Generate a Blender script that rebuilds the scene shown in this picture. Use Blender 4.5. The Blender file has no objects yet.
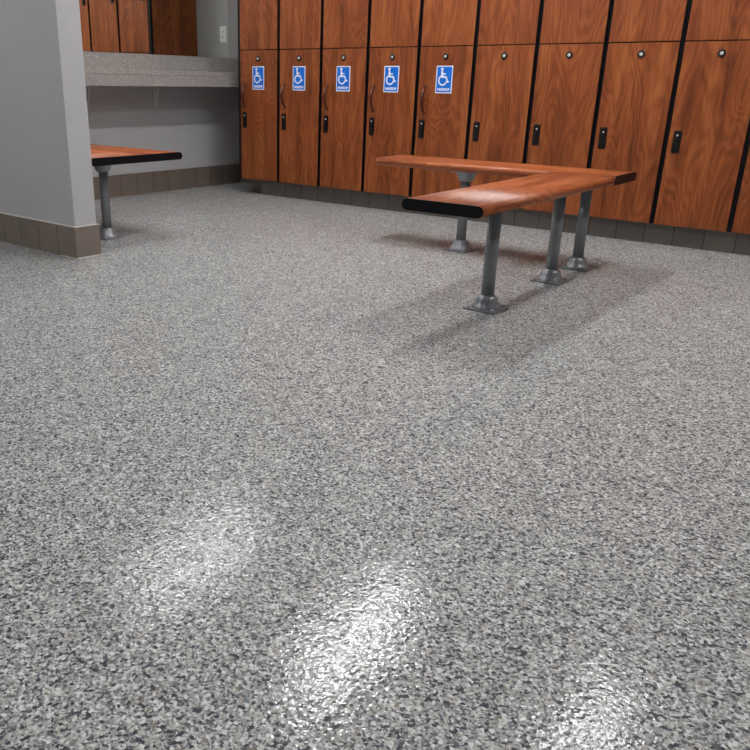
import bpy, bmesh, math, random
from mathutils import Vector, Matrix
C = bpy.context.scene.collection
PI = math.pi
random.seed(4)

# ------------------------------------------------------------------ mesh helpers
def box(bm, x0, x1, y0, y1, z0, z1, mi=0):
    vs = [bm.verts.new(p) for p in ((x0,y0,z0),(x1,y0,z0),(x1,y1,z0),(x0,y1,z0),(x0,y0,z1),(x1,y0,z1),(x1,y1,z1),(x0,y1,z1))]
    for q in ((0,3,2,1),(4,5,6,7),(0,1,5,4),(1,2,6,5),(2,3,7,6),(3,0,4,7)):
        f = bm.faces.new([vs[i] for i in q]); f.material_index = mi
def bbox_bm(x0, x1, y0, y1, z0, z1, bev=0.0, seg=2):
    bm = bmesh.new(); box(bm, x0, x1, y0, y1, z0, z1)
    if bev: bmesh.ops.bevel(bm, geom=bm.edges[:], offset=bev, segments=seg, affect='EDGES', profile=.5)
    return bm
def lathe(bm, prof, cx=0, cy=0, n=32, mat=None, smooth=True, mi=0):
    """prof: list of (r,z); mat optional matrix"""
    rings = []
    for r, z in prof:
        ring = []
        for i in range(n):
            a = 2*PI*i/n
            p = Vector((cx+r*math.cos(a), cy+r*math.sin(a), z))
            if mat: p = mat @ p
            ring.append(bm.verts.new(p))
        rings.append(ring)
    for a, b in zip(rings, rings[1:]):
        for i in range(n):
            f = bm.faces.new((a[i], a[(i+1)%n], b[(i+1)%n], b[i])); f.smooth = smooth; f.material_index = mi
    for ring, rev in ((rings[0], True), (rings[-1], False)):
        f = bm.faces.new(ring[::-1] if rev else ring); f.material_index = mi
def tube(bm, pts, rad, n=10, mi=0, flat=1.0, up=Vector((0,0,1))):
    pts = [Vector(p) for p in pts]; rings = []
    for i, p in enumerate(pts):
        t = (pts[min(i+1, len(pts)-1)]-pts[max(i-1, 0)]).normalized()
        s = t.cross(up)
        if s.length < 1e-4: s = t.cross(Vector((1,0,0)))
        s.normalize(); u = s.cross(t)
        r = rad[i] if isinstance(rad, (list, tuple)) else rad
        rings.append([bm.verts.new(p + s*math.cos(2*PI*k/n)*r + u*math.sin(2*PI*k/n)*r*flat) for k in range(n)])
    for a, b in zip(rings, rings[1:]):
        for i in range(n):
            f = bm.faces.new((a[i], a[(i+1)%n], b[(i+1)%n], b[i])); f.smooth = True; f.material_index = mi
    f = bm.faces.new(rings[0][::-1]); f.material_index = mi
    f = bm.faces.new(rings[-1]); f.material_index = mi
def prism(bm, outline, to3, d0, d1, mi=0, smooth=False):
    """outline: 2D points; to3(u,v,d) -> 3D"""
    a = [bm.verts.new(to3(u, v, d0)) for u, v in outline]
    b = [bm.verts.new(to3(u, v, d1)) for u, v in outline]
    n = len(a)
    for i in range(n):
        f = bm.faces.new((a[i], a[(i+1)%n], b[(i+1)%n], b[i])); f.material_index = mi; f.smooth = smooth
    f = bm.faces.new(a[::-1]); f.material_index = mi
    f = bm.faces.new(b); f.material_index = mi
def obj(name, bm, mats, parent=None, loc=None):
    bmesh.ops.recalc_face_normals(bm, faces=bm.faces[:])
    me = bpy.data.meshes.new(name); bm.to_mesh(me); bm.free()
    for m in (mats if isinstance(mats, (list, tuple)) else [mats]): me.materials.append(m)
    o = bpy.data.objects.new(name, me); C.objects.link(o)
    if parent: o.parent = parent
    if loc: o.location = loc
    return o
def thing(name, label, cat, loc=(0,0,0), group=None):
    o = bpy.data.objects.new(name, None); C.objects.link(o); o.location = loc
    o.empty_display_size = .1
    o['label'] = label; o['category'] = cat
    if group: o['group'] = group
    return o
def struct(name, bm, m):
    o = obj(name, bm, m); o['kind'] = 'structure'; return o
def copy_tree(o, parent=None):
    c = o.copy(); C.objects.link(c); c.parent = parent
    for ch in list(o.children): copy_tree(ch, c)
    return c

# ------------------------------------------------------------------ materials
def new_mat(name):
    m = bpy.data.materials.new(name); m.use_nodes = True
    nt = m.node_tree; b = nt.nodes['Principled BSDF']
    return m, nt, b
def N(nt, t, **kw):
    n = nt.nodes.new(t)
    for k, v in kw.items(): setattr(n, k, v)
    return n
def setin(n, **kw):
    for k, v in kw.items(): n.inputs[k.replace('_', ' ')].default_value = v
def ramp(nt, stops, interp='LINEAR'):
    r = N(nt, 'ShaderNodeValToRGB'); e = r.color_ramp; e.interpolation = interp
    while len(e.elements) < len(stops): e.elements.new(.5)
    for el, (p, c) in zip(e.elements, stops):
        el.position = p; el.color = (*c, 1) if len(c) == 3 else c
    return r
def mathn(nt, op, a, b=None, c=None):
    n = N(nt, 'ShaderNodeMath', operation=op)
    for i, v in enumerate((a, b, c)):
        if v is None: continue
        if hasattr(v, 'links'): nt.links.new(v, n.inputs[i])
        else: n.inputs[i].default_value = v
    return n.outputs[0]
def srgb(r, g, b):
    f = lambda c: c/12.92 if c <= .04045 else ((c+.055)/1.055)**2.4
    return (f(r/255), f(g/255), f(b/255))
def plain(name, col, rough=.5, metal=0., noise=.06, scale=30, spec=.5, bump=0., coat=0.):
    m, nt, b = new_mat(name); L = nt.links
    geo = N(nt, 'ShaderNodeNewGeometry')
    nz = N(nt, 'ShaderNodeTexNoise'); setin(nz, Scale=scale, Detail=4.)
    L.new(geo.outputs['Position'], nz.inputs['Vector'])
    lo = tuple(c*(1-noise) for c in col); hi = tuple(min(1, c*(1+noise)) for c in col)
    r = ramp(nt, [(.3, lo), (.7, hi)]); L.new(nz.outputs['Fac'], r.inputs[0]); L.new(r.outputs[0], b.inputs['Base Color'])
    setin(b, Roughness=rough, Metallic=metal); b.inputs['Specular IOR Level'].default_value = spec
    b.inputs['Coat Weight'].default_value = coat
    if bump:
        bp = N(nt, 'ShaderNodeBump'); setin(bp, Strength=bump, Distance=.001); L.new(nz.outputs['Fac'], bp.inputs['Height']); L.new(bp.outputs[0], b.inputs['Normal'])
    return m

def wood_mat(name, axis, dark, mid, light, rough=.38):
    m, nt, b = new_mat(name); L = nt.links
    geo = N(nt, 'ShaderNodeNewGeometry'); oi = N(nt, 'ShaderNodeObjectInfo')
    off = N(nt, 'ShaderNodeCombineXYZ')
    L.new(mathn(nt, 'MULTIPLY', oi.outputs['Random'], 7.), off.inputs[0])
    L.new(mathn(nt, 'MULTIPLY', oi.outputs['Random'], 13.), off.inputs[1])
    L.new(mathn(nt, 'MULTIPLY', oi.outputs['Random'], 29.), off.inputs[2])
    add = N(nt, 'ShaderNodeVectorMath', operation='ADD'); L.new(geo.outputs['Position'], add.inputs[0]); L.new(off.outputs[0], add.inputs[1])
    def mapped(s, l):
        mp = N(nt, 'ShaderNodeMapping'); sc = [s, s, s]; sc[axis] = l; mp.inputs['Scale'].default_value = sc
        L.new(add.outputs[0], mp.inputs['Vector']); return mp.outputs[0]
    # cathedral figure: contour lines of a stretched noise field
    n1 = N(nt, 'ShaderNodeTexNoise'); setin(n1, Scale=1., Detail=2., Roughness=.45, Distortion=.3); L.new(mapped(5.5, 1.1), n1.inputs['Vector'])
    rings = mathn(nt, 'SINE', mathn(nt, 'MULTIPLY', n1.outputs['Fac'], 130.))
    rings = mathn(nt, 'MULTIPLY_ADD', rings, .5, .5)
    # fine streaks
    n2 = N(nt, 'ShaderNodeTexNoise'); setin(n2, Scale=1., Detail=5., Roughness=.65); L.new(mapped(110, 5.), n2.inputs['Vector'])
    n3 = N(nt, 'ShaderNodeTexNoise'); setin(n3, Scale=1., Detail=3., Roughness=.5); L.new(mapped(14, 1.6), n3.inputs['Vector'])
    v = mathn(nt, 'MULTIPLY', rings, .15)
    v = mathn(nt, 'MULTIPLY_ADD', n2.outputs['Fac'], .55, v)
    v = mathn(nt, 'MULTIPLY_ADD', n3.outputs['Fac'], .75, v)
    r = ramp(nt, [(.42, dark), (.72, mid), (1.0, light)]); L.new(v, r.inputs[0])
    v2 = mathn(nt, 'ADD', v, 0.01); L.new(v2, r.inputs[0])
    L.new(r.outputs[0], b.inputs['Base Color'])
    setin(b, Roughness=rough); b.inputs['Specular IOR Level'].default_value = .34
    bp = N(nt, 'ShaderNodeBump'); setin(bp, Strength=.08, Distance=.0006); L.new(n2.outputs['Fac'], bp.inputs['Height']); L.new(bp.outputs[0], b.inputs['Normal'])
    return m

D1, D2, D3 = srgb(84, 39, 15), srgb(130, 66, 30), srgb(161, 93, 48)
wood_door = wood_mat('cherry_laminate_upright', 2, D1, D2, D3, .42)
B1, B2, B3 = srgb(104, 46, 22), srgb(154, 80, 43), srgb(188, 114, 70)
wood_x = wood_mat('cherry_plank_along_x', 0, B1, B2, B3, .36)
wood_y = wood_mat('cherry_plank_along_y', 1, B1, B2, B3, .36)
black = plain('black_laminate', srgb(14, 15, 19), .45, noise=.1, spec=.3)
blackcap = plain('black_end_cap', srgb(7, 9, 15), .4, noise=.1, spec=.25)
latch_black = plain('black_latch_plastic', srgb(14, 13, 13), .35)
steel = plain('satin_chrome', srgb(235, 232, 226), .45, .55)
under = plain('grey_plank_underside', srgb(150, 146, 142), .5)
bronze = plain('bronze_pull', srgb(84, 36, 24), .32, .3)
post_mat = plain('grey_powder_coat_post', srgb(132, 136, 138), .38, .25, noise=.12, scale=120, bump=.15)
cast_mat = plain('grey_cast_flange', srgb(150, 152, 156), .3, .5, noise=.2, scale=140, bump=.35)
paint = plain('warm_grey_wall_paint', srgb(186, 185, 186), .55, noise=.02, scale=8, bump=.05)
white_pl = plain('white_plastic', srgb(248, 249, 244), .4)
slot = plain('dark_slot', srgb(60, 60, 58), .6)
caulk = plain('pale_caulk', srgb(208, 203, 196), .5)
sign_white = plain('sign_white_vinyl', srgb(225, 228, 240), .35, noise=.01)
sign_blue = plain('sign_blue_vinyl', srgb(0, 106, 210), .35, noise=.03)
ceil_mat = plain('ceiling_tile', srgb(190, 189, 186), .8, noise=.04, scale=60)
bracket_mat = plain('grey_bracket', srgb(215, 215, 212), .4, .1)

def tile_mat(name, axis, w, off, col, joint, rough=.4):
    """one course of wall-base tiles, grout joints every w metres along an axis"""
    m, nt, b = new_mat(name); L = nt.links
    geo = N(nt, 'ShaderNodeNewGeometry'); sep = N(nt, 'ShaderNodeSeparateXYZ'); L.new(geo.outputs['Position'], sep.inputs[0])
    u = mathn(nt, 'DIVIDE', mathn(nt, 'ADD', sep.outputs[axis], 100*w-off), w)
    fr = mathn(nt, 'FRACT', u); idx = mathn(nt, 'FLOOR', u)
    edge = mathn(nt, 'MINIMUM', fr, mathn(nt, 'SUBTRACT', 1., fr))
    jm = mathn(nt, 'LESS_THAN', edge, .0022/w)
    wn = N(nt, 'ShaderNodeTexWhiteNoise', noise_dimensions='1D'); L.new(idx, wn.inputs['W'])
    nz = N(nt, 'ShaderNodeTexNoise'); setin(nz, Scale=14., Detail=5.); L.new(geo.outputs['Position'], nz.inputs['Vector'])
    v = mathn(nt, 'MULTIPLY_ADD', wn.outputs['Value'], .35, mathn(nt, 'MULTIPLY', nz.outputs['Fac'], .8))
    r = ramp(nt, [(.25, tuple(c*.86 for c in col)), (.9, tuple(c*1.14 for c in col))]); L.new(v, r.inputs[0])
    mx = N(nt, 'ShaderNodeMix', data_type='RGBA'); L.new(jm, mx.inputs[0]); L.new(r.outputs[0], mx.inputs[6]); mx.inputs[7].default_value = (*joint, 1)
    L.new(mx.outputs[2], b.inputs['Base Color']); setin(b, Roughness=rough)
    return m
TC = srgb(128, 116, 106)
tile_part = tile_mat('taupe_base_tile_partition', 0, .158, 1.116, TC, srgb(78, 68, 60))
tile_part_y = tile_mat('taupe_base_tile_end', 1, .30, -2.32, TC, srgb(78, 68, 60))
tile_lock = tile_mat('taupe_base_tile_lockers', 0, .153, 3.0, srgb(116, 106, 98), srgb(58, 52, 48))
tile_left = tile_mat('taupe_base_tile_left', 1, .153, 0, srgb(120, 108, 98), srgb(70, 62, 56))

def granite_mat():
    m, nt, b = new_mat('speckled_grey_solid_surface'); L = nt.links
    geo = N(nt, 'ShaderNodeNewGeometry')
    v1 = N(nt, 'ShaderNodeTexVoronoi'); setin(v1, Scale=260.); L.new(geo.outputs['Position'], v1.inputs['Vector'])
    sp = N(nt, 'ShaderNodeSeparateColor'); L.new(v1.outputs['Color'], sp.inputs[0])
    r = ramp(nt, [(0, srgb(116, 111, 108)), (.2, srgb(142, 137, 133)), (.55, srgb(158, 153, 149)), (.85, srgb(182, 177, 172))], 'CONSTANT')
    L.new(sp.outputs[0], r.inputs[0]); L.new(r.outputs[0], b.inputs['Base Color']); setin(b, Roughness=.3)
    return m
granite = granite_mat()

def floor_mat():
    m, nt, b = new_mat('flake_epoxy_floor'); L = nt.links
    geo = N(nt, 'ShaderNodeNewGeometry')
    # irregular chips: distort the lookup before the cells
    dn = N(nt, 'ShaderNodeTexNoise'); setin(dn, Scale=420., Detail=2.); L.new(geo.outputs['Position'], dn.inputs['Vector'])
    sub = N(nt, 'ShaderNodeVectorMath', operation='SUBTRACT'); L.new(dn.outputs['Color'], sub.inputs[0]); sub.inputs[1].default_value = (.5, .5, .5)
    scl = N(nt, 'ShaderNodeVectorMath', operation='SCALE'); L.new(sub.outputs[0], scl.inputs[0]); scl.inputs['Scale'].default_value = .0042
    add = N(nt, 'ShaderNodeVectorMath', operation='ADD'); L.new(geo.outputs['Position'], add.inputs[0]); L.new(scl.outputs[0], add.inputs[1])
    def cells(scale, seed):
        mp = N(nt, 'ShaderNodeMapping'); mp.inputs['Location'].default_value = (seed, seed*2, 0)
        L.new(add.outputs[0], mp.inputs['Vector'])
        v = N(nt, 'ShaderNodeTexVoronoi', voronoi_dimensions='2D'); setin(v, Scale=scale); L.new(mp.outputs[0], v.inputs['Vector'])
        s = N(nt, 'ShaderNodeSeparateColor'); L.new(v.outputs['Color'], s.inputs[0]); return s, v
    s1, v1 = cells(305., 0.3)
    s2, v2 = cells(190., 4.1)
    base = ramp(nt, [(0, srgb(62, 65, 74)), (.11, srgb(112, 114, 117)), (.30, srgb(152, 152, 150)), (.55, srgb(180, 178, 172)), (.78, srgb(210, 209, 205)), (.94, srgb(166, 157, 148))], 'CONSTANT')
    L.new(s1.outputs[0], base.inputs[0])
    # sparse larger chips on top: navy, charcoal, white
    chip = ramp(nt, [(0, srgb(34, 38, 52)), (.38, srgb(78, 80, 84)), (.62, srgb(218, 219, 218)), (.9, srgb(128, 118, 108))], 'CONSTANT')
    L.new(s2.outputs[1], chip.inputs[0])
    mk = mathn(nt, 'LESS_THAN', s2.outputs[0], .20)
    mx = N(nt, 'ShaderNodeMix', data_type='RGBA'); L.new(mk, mx.inputs[0]); L.new(base.outputs[0], mx.inputs[6]); L.new(chip.outputs[0], mx.inputs[7])
    # broad mottling of the broadcast
    n4 = N(nt, 'ShaderNodeTexNoise'); setin(n4, Scale=9., Detail=4., Roughness=.6); L.new(geo.outputs['Position'], n4.inputs['Vector'])
    br = ramp(nt, [(.3, (.81, .815, .82)), (.7, (.93, .93, .93))]); L.new(n4.outputs['Fac'], br.inputs[0])
    ml = N(nt, 'ShaderNodeMix', data_type='RGBA', blend_type='MULTIPLY'); ml.inputs[0].default_value = 1.
    L.new(mx.outputs[2], ml.inputs[6]); L.new(br.outputs[0], ml.inputs[7])
    L.new(ml.outputs[2], b.inputs['Base Color'])
    # orange-peel clear coat over the flakes
    h1 = N(nt, 'ShaderNodeTexNoise'); setin(h1, Scale=105., Detail=1.5, Roughness=.5); L.new(geo.outputs['Position'], h1.inputs['Vector'])
    h = mathn(nt, 'MULTIPLY_ADD', s1.outputs[1], .25, h1.outputs['Fac'])
    bp = N(nt, 'ShaderNodeBump'); setin(bp, Strength=FLOOR_BUMP, Distance=.002); L.new(h, bp.inputs['Height'])
    L.new(bp.outputs[0], b.inputs['Normal'])
    bp2 = N(nt, 'ShaderNodeBump'); setin(bp2, Strength=.31, Distance=.0022); L.new(h1.outputs['Fac'], bp2.inputs['Height']); L.new(bp2.outputs[0], b.inputs['Coat Normal'])
    setin(b, Roughness=.6); b.inputs['Coat Weight'].default_value = .4; b.inputs['Coat Roughness'].default_value = .07
    b.inputs['Coat IOR'].default_value = 1.5
    return m
FLOOR_BUMP = .22
floor_m = floor_mat()

def mirror_mat():
    m, nt, b = new_mat('mirror_glass')
    setin(b, Roughness=.015, Metallic=1.); b.inputs['Base Color'].default_value = (.90, .94, .91, 1)
    return m
mirror_m = mirror_mat()
def emit(name, col, s):
    m, nt, b = new_mat(name); b.inputs['Base Color'].default_value = (.8, .8, .8, 1)
    b.inputs['Emission Color'].default_value = (*col, 1); b.inputs['Emission Strength'].default_value = s
    return m

# ------------------------------------------------------------------ dimensions (metres)
P = .381                    # locker pitch
WX = -.495                  # left wall surface
BY = .522                   # back wall surface
XR, YF, H = 7.2, -7.0, 2.5
LB, LM_, LT = .113, 1.022, 1.935   # locker bottom, split, top
PX, PY0, PY1 = 1.096, -2.302, -2.180  # partition end and faces
BH = .148

# ------------------------------------------------------------------ setting
struct('floor', bbox_bm(WX-.15, XR+.15, YF-.15, BY+.15, -.1, 0), floor_m)
struct('ceiling', bbox_bm(WX-.15, XR+.15, YF-.15, BY+.15, H, H+.1), ceil_mat)
struct('wall_left', bbox_bm(WX-.15, WX, YF, BY, 0, H), paint)
struct('wall_back', bbox_bm(WX-.15, XR+.15, BY, BY+.15, 0, H), paint)
struct('wall_right', bbox_bm(XR, XR+.15, YF, BY, 0, H), paint)
struct('wall_front', bbox_bm(WX-.15, XR+.15, YF-.15, YF, 0, H), paint)
struct('wall_partition', bbox_bm(WX, PX, PY0, PY1, 0, H, 0), paint)
T = .010
# base tiles with a pale trim line along their tops
bm = bmesh.new(); box(bm, WX, PX+T, PY0-T, PY0, 0, BH, 0); box(bm, PX, PX+T, PY0, PY1+T, 0, BH, 1); box(bm, WX, PX, PY1, PY1+T, 0, BH, 0)
bo = struct('baseboard_partition', bm, tile_part)
bo.data.materials.append(tile_part_y)
bm = bmesh.new()
box(bm, WX, PX+T+.001, PY0-T-.001, PY0, BH, BH+.004); box(bm, PX, PX+T+.001, PY0, PY1+T, BH, BH+.004)
box(bm, PX+T, PX+T+.0045, PY0-T, PY1+T, 0, .005); box(bm, .98, PX+T+.004, PY0-T-.003, PY0-T, 0, .003)
struct('trim_1', bm, caulk)
bm = bmesh.new(); box(bm, WX, WX+.008, PY1+T, BY, 0, BH+.008)
struct('baseboard_left', bm, tile_left)
bm = bmesh.new(); box(bm, WX+.008, P*12, BY-.008, BY, 0, BH+.008)
struct('baseboard_back', bm, tile_lock)
# tiled plinth under the lockers
NL = 11
struct('trim_2', bbox_bm(.149, NL*P, .066, BY-.008, 0, LB-.001), tile_lock)

# ------------------------------------------------------------------ lockers
G = .0125                   # half gap between doors
TH = .019
def dface(u, v, d): return (u, d, v)
def door_bm(z0, z1):
    bm = bmesh.new(); box(bm, G, P-G, 0, TH, z0, z1)
    es = [e for e in bm.edges]
    bmesh.ops.bevel(bm, geom=es, offset=.0015, segments=1, affect='EDGES')
    for f in bm.faces:      # black edge band, laminate face
        if abs(f.normal.y) < .5 and max(v.co.y for v in f.verts) > .01: f.material_index = 1
    return bm
def cam_lock(parent, x, z):
    M = Matrix.Translation((x, 0, z)) @ Matrix.Rotation(PI/2, 4, 'X')
    bm = bmesh.new()
    lathe(bm, [(.0185, -.001), (.0185, .004), (.0165, .0065), (.0090, .0065), (.0088, .003)], mat=M, n=28)
    o = obj('lock_rosette', bm, latch_black, parent)
    bm = bmesh.new()
    lathe(bm, [(.0078, .002), (.0078, .0070), (.0068, .0080)], mat=M, n=24)
    box(bm, x-.0008, x+.0008, -.0086, -.0078, z-.005, z+.005, 1)
    obj('lock_cylinder', bm, [steel, slot], parent)
def latch(parent, x, zc):
    bm = bmesh.new()
    w, h = .040, .112
    box(bm, x-w/2, x+w/2, -.005, 0, zc-h/2, zc+h/2)
    bmesh.ops.bevel(bm, geom=bm.edges[:], offset=.003, segments=2, affect='EDGES')
    box(bm, x-w/2+.004, x-w/2+.008, -.0075, -.0045, zc-h/2+.012, zc+h/2-.012)
    box(bm, x+w/2-.008, x+w/2-.004, -.0075, -.0045, zc-h/2+.012, zc+h/2-.012)
    o = obj('latch_plate', bm, latch_black, parent)
    bm = bmesh.new()
    box(bm, x-.011, x+.011, -.012, -.004, zc-.038, zc+.018)
    bmesh.ops.bevel(bm, geom=bm.edges[:], offset=.003, segments=2, affect='EDGES')
    obj('latch_lever', bm, latch_black, parent)
    M = Matrix.Translation((x, 0, zc+.032)) @ Matrix.Rotation(PI/2, 4, 'X'); bm = bmesh.new()
    lathe(bm, [(.0045, .003), (.0045, .0085), (.0036, .0095)], mat=M, n=20)
    obj('latch_button', bm, steel, parent)
def pull(parent, x, z0, z1):
    bm = bmesh.new(); pts = []; rad = []
    n = 18
    for i in range(n+1):
        t = i/n; pts.append((x, -.002-.036*math.sin(PI*t)**.75, z0+(z1-z0)*t)); rad.append(.0055+.0045*math.sin(PI*t))
    tube(bm, pts, rad, 12, up=Vector((1, 0, 0)))
    for z in (z0, z1):
        lathe(bm, [(.008, -.001), (.008, .003), (.006, .005)], mat=Matrix.Translation((x, 0, z)) @ Matrix.Rotation(PI/2, 4, 'X'), n=16)
    return obj('pull_handle', bm, bronze, parent)

def thick(p, q, w):
    p, q = Vector(p), Vector(q); d = (q-p).normalized(); n = Vector((-d.y, d.x))*w/2
    return [p-n, q-n, q+n, p+n]
def circ(cx, cy, r, n=24): return [(cx+r*math.cos(2*PI*i/n), cy+r*math.sin(2*PI*i/n)) for i in range(n)]
def sign(parent, cx, cz):
    bm = bmesh.new(); W, Hh = .113, .158
    t3 = lambda u, v, d: (cx+u, -d, cz+v)
    def rr(w, h, r):
        o = []
        for sx, sy, a0 in ((1, 1, 0), (-1, 1, 90), (-1, -1, 180), (1, -1, 270)):
            for k in range(5):
                a = math.radians(a0+k*22.5); o.append((sx*(w/2-r)+r*math.cos(a), sy*(h/2-r)+r*math.sin(a)))
        return o
    prism(bm, rr(W, Hh, .004), t3, 0, .0010, 0)
    prism(bm, rr(W-.013, Hh-.013, .002), t3, .0008, .0014, 1)
    d0, d1 = .0012, .0020
    S = 1.08; oy = .0085; ox = -.003
    q = lambda pts: [(ox+x*S, oy+y*S) for x, y in pts]
    prism(bm, q(circ(-.013, .047, .0085)), t3, d0, d1, 0)
    for a, b_, w in (((-.0125, .036), (-.009, .004), .0125), ((-.011, .022), (.012, .022), .0075), ((-.0125, .006), (.017, .006), .0095), ((.014, .009), (.026, -.022), .0095), ((.023, -.022), (.035, -.017), .0075)):
        prism(bm, q(thick(a, b_, w)), t3, d0, d1+.00005*w*1000, 0)
    # wheel: thick open arc
    cxw, cyw, R1, R2 = -.006, -.012, .0285, .0200
    a0, a1, n = math.radians(112), math.radians(345), 30
    out = [(cxw+R1*math.cos(a0+(a1-a0)*i/n), cyw+R1*math.sin(a0+(a1-a0)*i/n)) for i in range(n+1)]
    inn = [(cxw+R2*math.cos(a0+(a1-a0)*i/n), cyw+R2*math.sin(a0+(a1-a0)*i/n)) for i in range(n+1)]
    for i in range(n):
        prism(bm, q([out[i], out[i+1], inn[i+1], inn[i]]), t3, d0, d1, 0)
    # word along the foot of the sign
    cu = bpy.data.curves.new('word', 'FONT'); cu.body = 'HANDICAP'; cu.size = .0205; cu.align_x = 'CENTER'; cu.offset = .0012; cu.extrude = .0004
    to = bpy.data.objects.new('word', cu); C.objects.link(to)
    dg = bpy.context.evaluated_depsgraph_get(); me = bpy.data.meshes.new_from_object(to.evaluated_get(dg))
    bpy.data.objects.remove(to); bpy.data.curves.remove(cu)
    base = len(bm.verts)
    vs = [bm.verts.new((cx+v.co.x*.80, -.0016-v.co.z, cz-.0635+v.co.y)) for v in me.vertices]
    for p in me.polygons:
        try:
            f = bm.faces.new([vs[i] for i in p.vertices]); f.material_index = 0
        except ValueError: pass
    bpy.data.meshes.remove(me)
    return obj('access_sign', bm, [sign_white, sign_blue], parent)

def make_locker(accessible, end):
    t = thing('locker', '', 'locker')
    bm = bmesh.new()
    x0 = .004 if end else .001
    y0 = TH+.003
    # open carcass: two sides, back, bottom, shelf, top
    box(bm, x0, x0+.016, y0, BY-.012, LB, LT); box(bm, P-.017, P-.001, y0, BY-.012, LB, LT)
    box(bm, x0+.016, P-.017, BY-.020, BY-.012, LB, LT)
    for z0, z1 in ((LB, LB+.016), (LM_-.008, LM_+.008), (LT-.016, LT)): box(bm, x0+.016, P-.017, y0, BY-.020, z0, z1)
    # face frame strips behind the door gaps
    box(bm, x0+.016, .035, y0, y0+.016, LB+.016, LM_-.008); box(bm, P-.035, P-.017, y0, y0+.016, LB+.016, LM_-.008)
    if end: box(bm, -.011, .0095, .003, TH+.012, LB, LT)   # black corner stile
    obj('carcass', bm, black, t)
    if end:
        obj('end_panel', bbox_bm(-.012, .004, TH+.012, BY-.012, LB, LT, .001), wood_door, t)
        t.children[-1]['label'] = 'cherry wood end panel'
    d = obj('door', door_bm(LB+.002, LM_-.0025), [wood_door, black], t)
    cam_lock(d, .190, .965)
    latch(d, .055, .542)
    if accessible:
        pull(d, .062, .642, .792)
        sign(d, .190, .834)
    d2 = obj('door', door_bm(LM_+.0025, LT-.002), [wood_door, black], t)
    cam_lock(d2, .187, 1.873)
    latch(d2, .056, 1.452)
    return t
labels = [
 'leftmost cherry wood locker, with blue wheelchair sign, beside the grey counter wall',
 'cherry wood locker with wheelchair sign, second from the left end of the row',
 'middle one of the five cherry wood lockers with a wheelchair sign',
 'cherry wood locker with wheelchair sign, fourth from left, behind the rear bench tip',
 'rightmost of the five cherry wood lockers with a wheelchair sign',
 'plain cherry wood locker directly right of the last wheelchair sign',
 'plain cherry wood locker behind the rear plank, second right of the signed ones',
 'plain cherry wood locker behind the corner where the two bench planks meet',
 'plain cherry wood locker just right of the bench, its lower door wholly in view',
 'plain cherry wood locker cut off by the right edge of the photo']
protos = {}
for i in range(NL-1):
    key = 'end' if i == 0 else ('acc' if i < 5 else 'plain')
    if key not in protos:
        o = protos[key] = make_locker(key != 'plain', key == 'end')
    else:
        o = copy_tree(protos[key])
    o.location = (i*P, 0, 0)
    o['label'] = labels[i]; o['group'] = 'cherry lockers along the back wall'

# ------------------------------------------------------------------ benches
ZB, TB = .442, .038
def plank_outline(w, t, r=None):
    r = t*.5; o = []
    for s, a0 in ((1, -90), (-1, 90)):
        for k in range(13):
            a = math.radians(a0+k*15); o.append((s*(w/2-r)+r*math.cos(a), r*math.sin(a)))
    return o
def plank(name, parent, axis, c, w, a0, a1, mat, z=ZB, t=TB):
    """full bullnose plank running along axis from a0 to a1; c = cross centre"""
    bm = bmesh.new()
    if axis == 0: t3 = lambda u, v, d: (d, c+u, z-t/2+v)
    else: t3 = lambda u, v, d: (c+u, d, z-t/2+v)
    prism(bm, plank_outline(w, t), t3, a0, a1, 0, True)
    bm.normal_update()
    for f in bm.faces:
        if len(f.verts) > 4: f.smooth = False
        elif abs(f.normal.z) > .995 and f.calc_center_median().z < z-t/2 and name == 'seat_plank': f.material_index = 1
    return obj(name, bm, [mat, under], parent)
def leg(parent, x, y, top, cup=True):
    bm = bmesh.new()
    lathe(bm, [(.0245, .03), (.0245, top-.03)], x, y, 32)
    l = obj('leg', bm, post_mat, parent)
    def flange(up):
        f = bmesh.new()
        zz = (lambda v: v) if up else (lambda v: top-v)
        s = .066
        rim = []
        a, b_ = sorted((zz(0), zz(.007)))
        box(f, x-s, x+s, y-s, y+s, a, b_)
        bmesh.ops.bevel(f, geom=f.edges[:], offset=.0025, segments=2, affect='EDGES')
        prof = [(.056, .006), (.0555, .011), (.050, .018), (.044, .030), (.041, .040), (.037, .049), (.031, .054), (.0255, .056)]
        lathe(f, [(r, zz(h)) for r, h in prof], x, y, 32)
        for sx in (-1, 1):
            for sy in (-1, 1):
                lathe(f, [(.0065, zz(.006)), (.0065, zz(.0105)), (.004, zz(.0125))], x+sx*.049, y+sy*.049, 8)
        return f
    obj('base_flange', flange(True), cast_mat, l)
    if cup: obj('top_flange', flange(False), cast_mat, l)
    else:
        obj('top_flange', bbox_bm(x-.05, x+.05, y-.05, y+.05, top-.006, top, .001), cast_mat, l)
    return l
b = thing('bench', 'L-shaped cherry wood bench on grey pipe legs in front of the lockers', 'bench', (0, 0, 0))
s1 = plank('seat_plank', b, 1, 2.980, .298, -2.203, -.9705, wood_y)
s1['label'] = 'front plank pointing towards the viewer'
obj_c = plank('end_cap', s1, 1, 2.980, .300, -2.209, -2.203, blackcap, ZB+.0005, TB+.001)
obj_c['label'] = 'black end cap'
s2 = plank('seat_plank', b, 0, -.826, .288, 1.886, 3.124, wood_x)
s2['label'] = 'rear plank running parallel to the lockers'
e = plank('end_cap', s2, 0, -.826, .290, 3.124, 3.130, blackcap, ZB+.0005, TB+.001); e['label'] = 'black end cap'
for x, y in ((2.982, -1.800), (2.984, -1.190), (2.972, -.846), (2.353, -.838)): leg(b, x, y, ZB-TB, x < 2.5)

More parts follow.
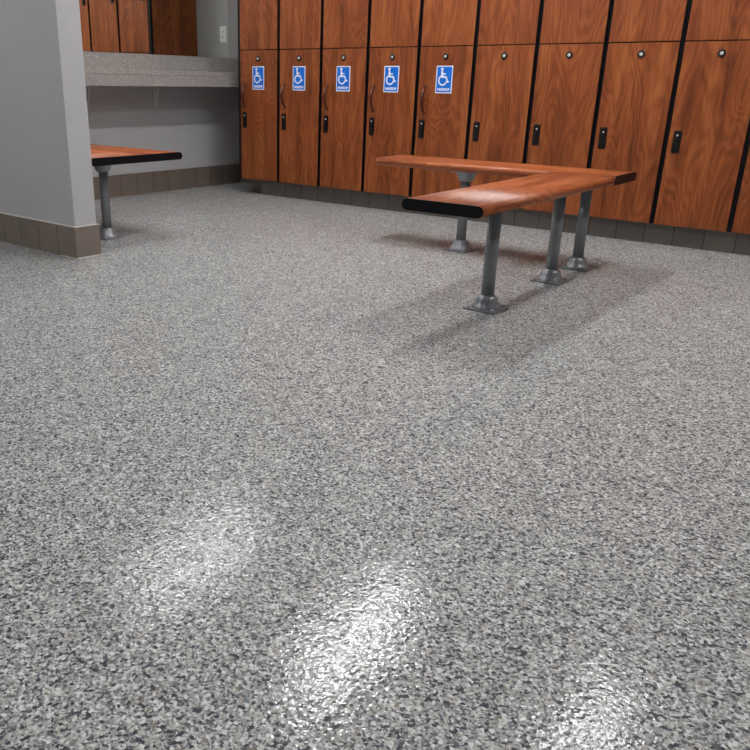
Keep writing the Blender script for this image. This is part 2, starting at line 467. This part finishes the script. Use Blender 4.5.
w = thing('bench', 'wide cherry wood bench with black end behind the grey partition wall', 'bench', (0, 0, 0))
s3 = plank('seat_plank', w, 0, -1.785, .602, -.10, .958, wood_x); 
e = plank('end_cap', s3, 0, -1.785, .604, .958, .966, blackcap, ZB+.0005, TB+.001); e['label'] = 'black end cap'
for x in (.758, .10): leg(w, x, -1.862, ZB-TB)

# ------------------------------------------------------------------ vanity counter, mirror, outlet
c = thing('counter', 'speckled grey vanity counter with backsplash on the left wall under the mirror', 'counter', (0, 0, 0))
CF = -.133; YA = PY1
bm = bbox_bm(WX+.001, CF, YA+.001, BY-.001, .842, .872, .002)
obj('countertop', bm, granite, c)
obj('apron', bbox_bm(CF-.020, CF-.0005, YA+.001, BY-.001, .769, .8415, .0015), granite, c)
obj('backsplash', bbox_bm(WX+.001, WX+.013, YA+.001, BY-.001, .872, .984, .003), granite, c)
for y in (-.385, -1.005, -1.63):
    bm = bmesh.new()
    box(bm, WX+.001, WX+.007, y-.014, y+.014, .634, .8415)
    box(bm, WX+.007, CF-.04, y-.014, y+.014, .8355, .8415)
    pts = []
    for k in range(11):
        t = k/10; a = t*PI/2
        pts.append((WX+.009+.22*(1-math.cos(a)), y, .668+.166*math.sin(a)))
    tube(bm, pts, .006, 8, up=Vector((0, 1, 0)))
    obj('bracket', bm, bracket_mat, c)
mir = obj('wall_mirror', bbox_bm(WX+.0005, WX+.0065, YA+.02, .400, .9865, 1.95, .0008), mirror_m)
mir['label'] = 'large frameless mirror above the speckled counter, reflecting the lockers'; mir['category'] = 'mirror'

o = thing('power_outlet', 'white wall outlet on the back wall above the counter, seen in the mirror', 'outlet', (-.313, BY, 1.172))
obj('faceplate', bbox_bm(-.037, .037, -.006, 0, -.060, .060, .002), white_pl, o)
bm = bmesh.new()
box(bm, -.017, .017, -.0085, -.0055, -.034, .034)
bmesh.ops.bevel(bm, geom=bm.edges[:], offset=.001, segments=1, affect='EDGES')
for zz in (-.020, .020):
    for xx in (-.0065, .0065): box(bm, xx-.0015, xx+.0015, -.0090, -.0083, zz-.005, zz+.005, 1)
    box(bm, -.0025, .0025, -.0090, -.0083, zz-.012, zz-.008, 1)
obj('socket', bm, [white_pl, slot], o)

# ------------------------------------------------------------------ ceiling lights
EM = emit('lamp_diffuser', (.975, .985, 1.0), 22.)
EM_DIM = emit('lamp_diffuser_dimmed', (.975, .985, 1.0), 14.)  # weaker glow, set only to darken the alcove and soften its floor highlight
pos = [(x, -1.16) for x in (.62, 2.03, 3.46, 4.9)] + [(x, -3.9) for x in (.62, 3.46)]  # room-side pair is unseen, added to brighten the partition front
words = {(.62): 'nearest the mirror wall', (2.03): 'second from the mirror wall', (3.46): 'third from the mirror wall', (4.9): 'fourth from the mirror wall', (6.3): 'on its own by the right wall'}
proto = None
for x, y in pos:
    if proto is None:
        t = proto = thing('ceiling_light', '', 'ceiling light', (x, y, H))
        bm = bmesh.new(); w2, l2 = .13, .61
        box(bm, -w2, w2, -l2, -l2+.02, -.02, 0); box(bm, -w2, w2, l2-.02, l2, -.02, 0)
        box(bm, -w2, -w2+.02, -l2+.02, l2-.02, -.02, 0); box(bm, w2-.02, w2, -l2+.02, l2-.02, -.02, 0)
        obj('frame', bm, white_pl, t)
        obj('diffuser', bbox_bm(-w2+.02, w2-.02, -l2+.02, l2-.02, -.012, -.001), EM, t)
    else:
        t = copy_tree(proto); t.location = (x, y, H)
    if x == .62 and y == -1.16:
        first = [c_ for c_ in t.children if c_.name.startswith('diffuser')][0]
    elif x == 2.03:      # lamp nearest the mirror wall dimmed to darken the alcove; later copies share it
        first.data = first.data.copy(); first.data.materials[0] = EM_DIM
    t['label'] = 'recessed ceiling light %s, %s row' % (words[x], 'locker-side' if y == -1.16 else 'added room-side')
    t['group'] = 'recessed ceiling lights'

# ------------------------------------------------------------------ world
wd = bpy.data.worlds.new('world'); bpy.context.scene.world = wd; wd.use_nodes = True
wd.node_tree.nodes['Background'].inputs[0].default_value = (.6, .62, .65, 1); wd.node_tree.nodes['Background'].inputs[1].default_value = .2

# ------------------------------------------------------------------ camera
yaw, pitch, roll, f, px, py = .681, -.362, .014, 778.4, 298.0, 379.2
cd = bpy.data.cameras.new('camera'); cam = bpy.data.objects.new('camera', cd); C.objects.link(cam)
fw = Vector((-math.sin(yaw)*math.cos(pitch), math.cos(yaw)*math.cos(pitch), math.sin(pitch)))
rt = fw.cross(Vector((0, 0, 1))).normalized(); up = rt.cross(fw)
R = math.cos(roll)*rt+math.sin(roll)*up; U = -math.sin(roll)*rt+math.cos(roll)*up
M = Matrix((R, U, -fw)).transposed().to_4x4(); M.translation = Vector((4.247, -4.501, .795))
cam.matrix_world = M
cd.sensor_width = 36; cd.sensor_fit = 'HORIZONTAL'; cd.lens = f/750*36
cd.shift_x = (375-px)/750; cd.shift_y = (py-375)/750
cd.clip_start = .05
sc = bpy.context.scene; sc.camera = cam
sc.view_settings.view_transform = 'Standard'; sc.view_settings.look = 'None'; sc.view_settings.gamma = 1
sc.view_settings.use_curve_mapping = False; sc.view_settings.exposure = 1.12
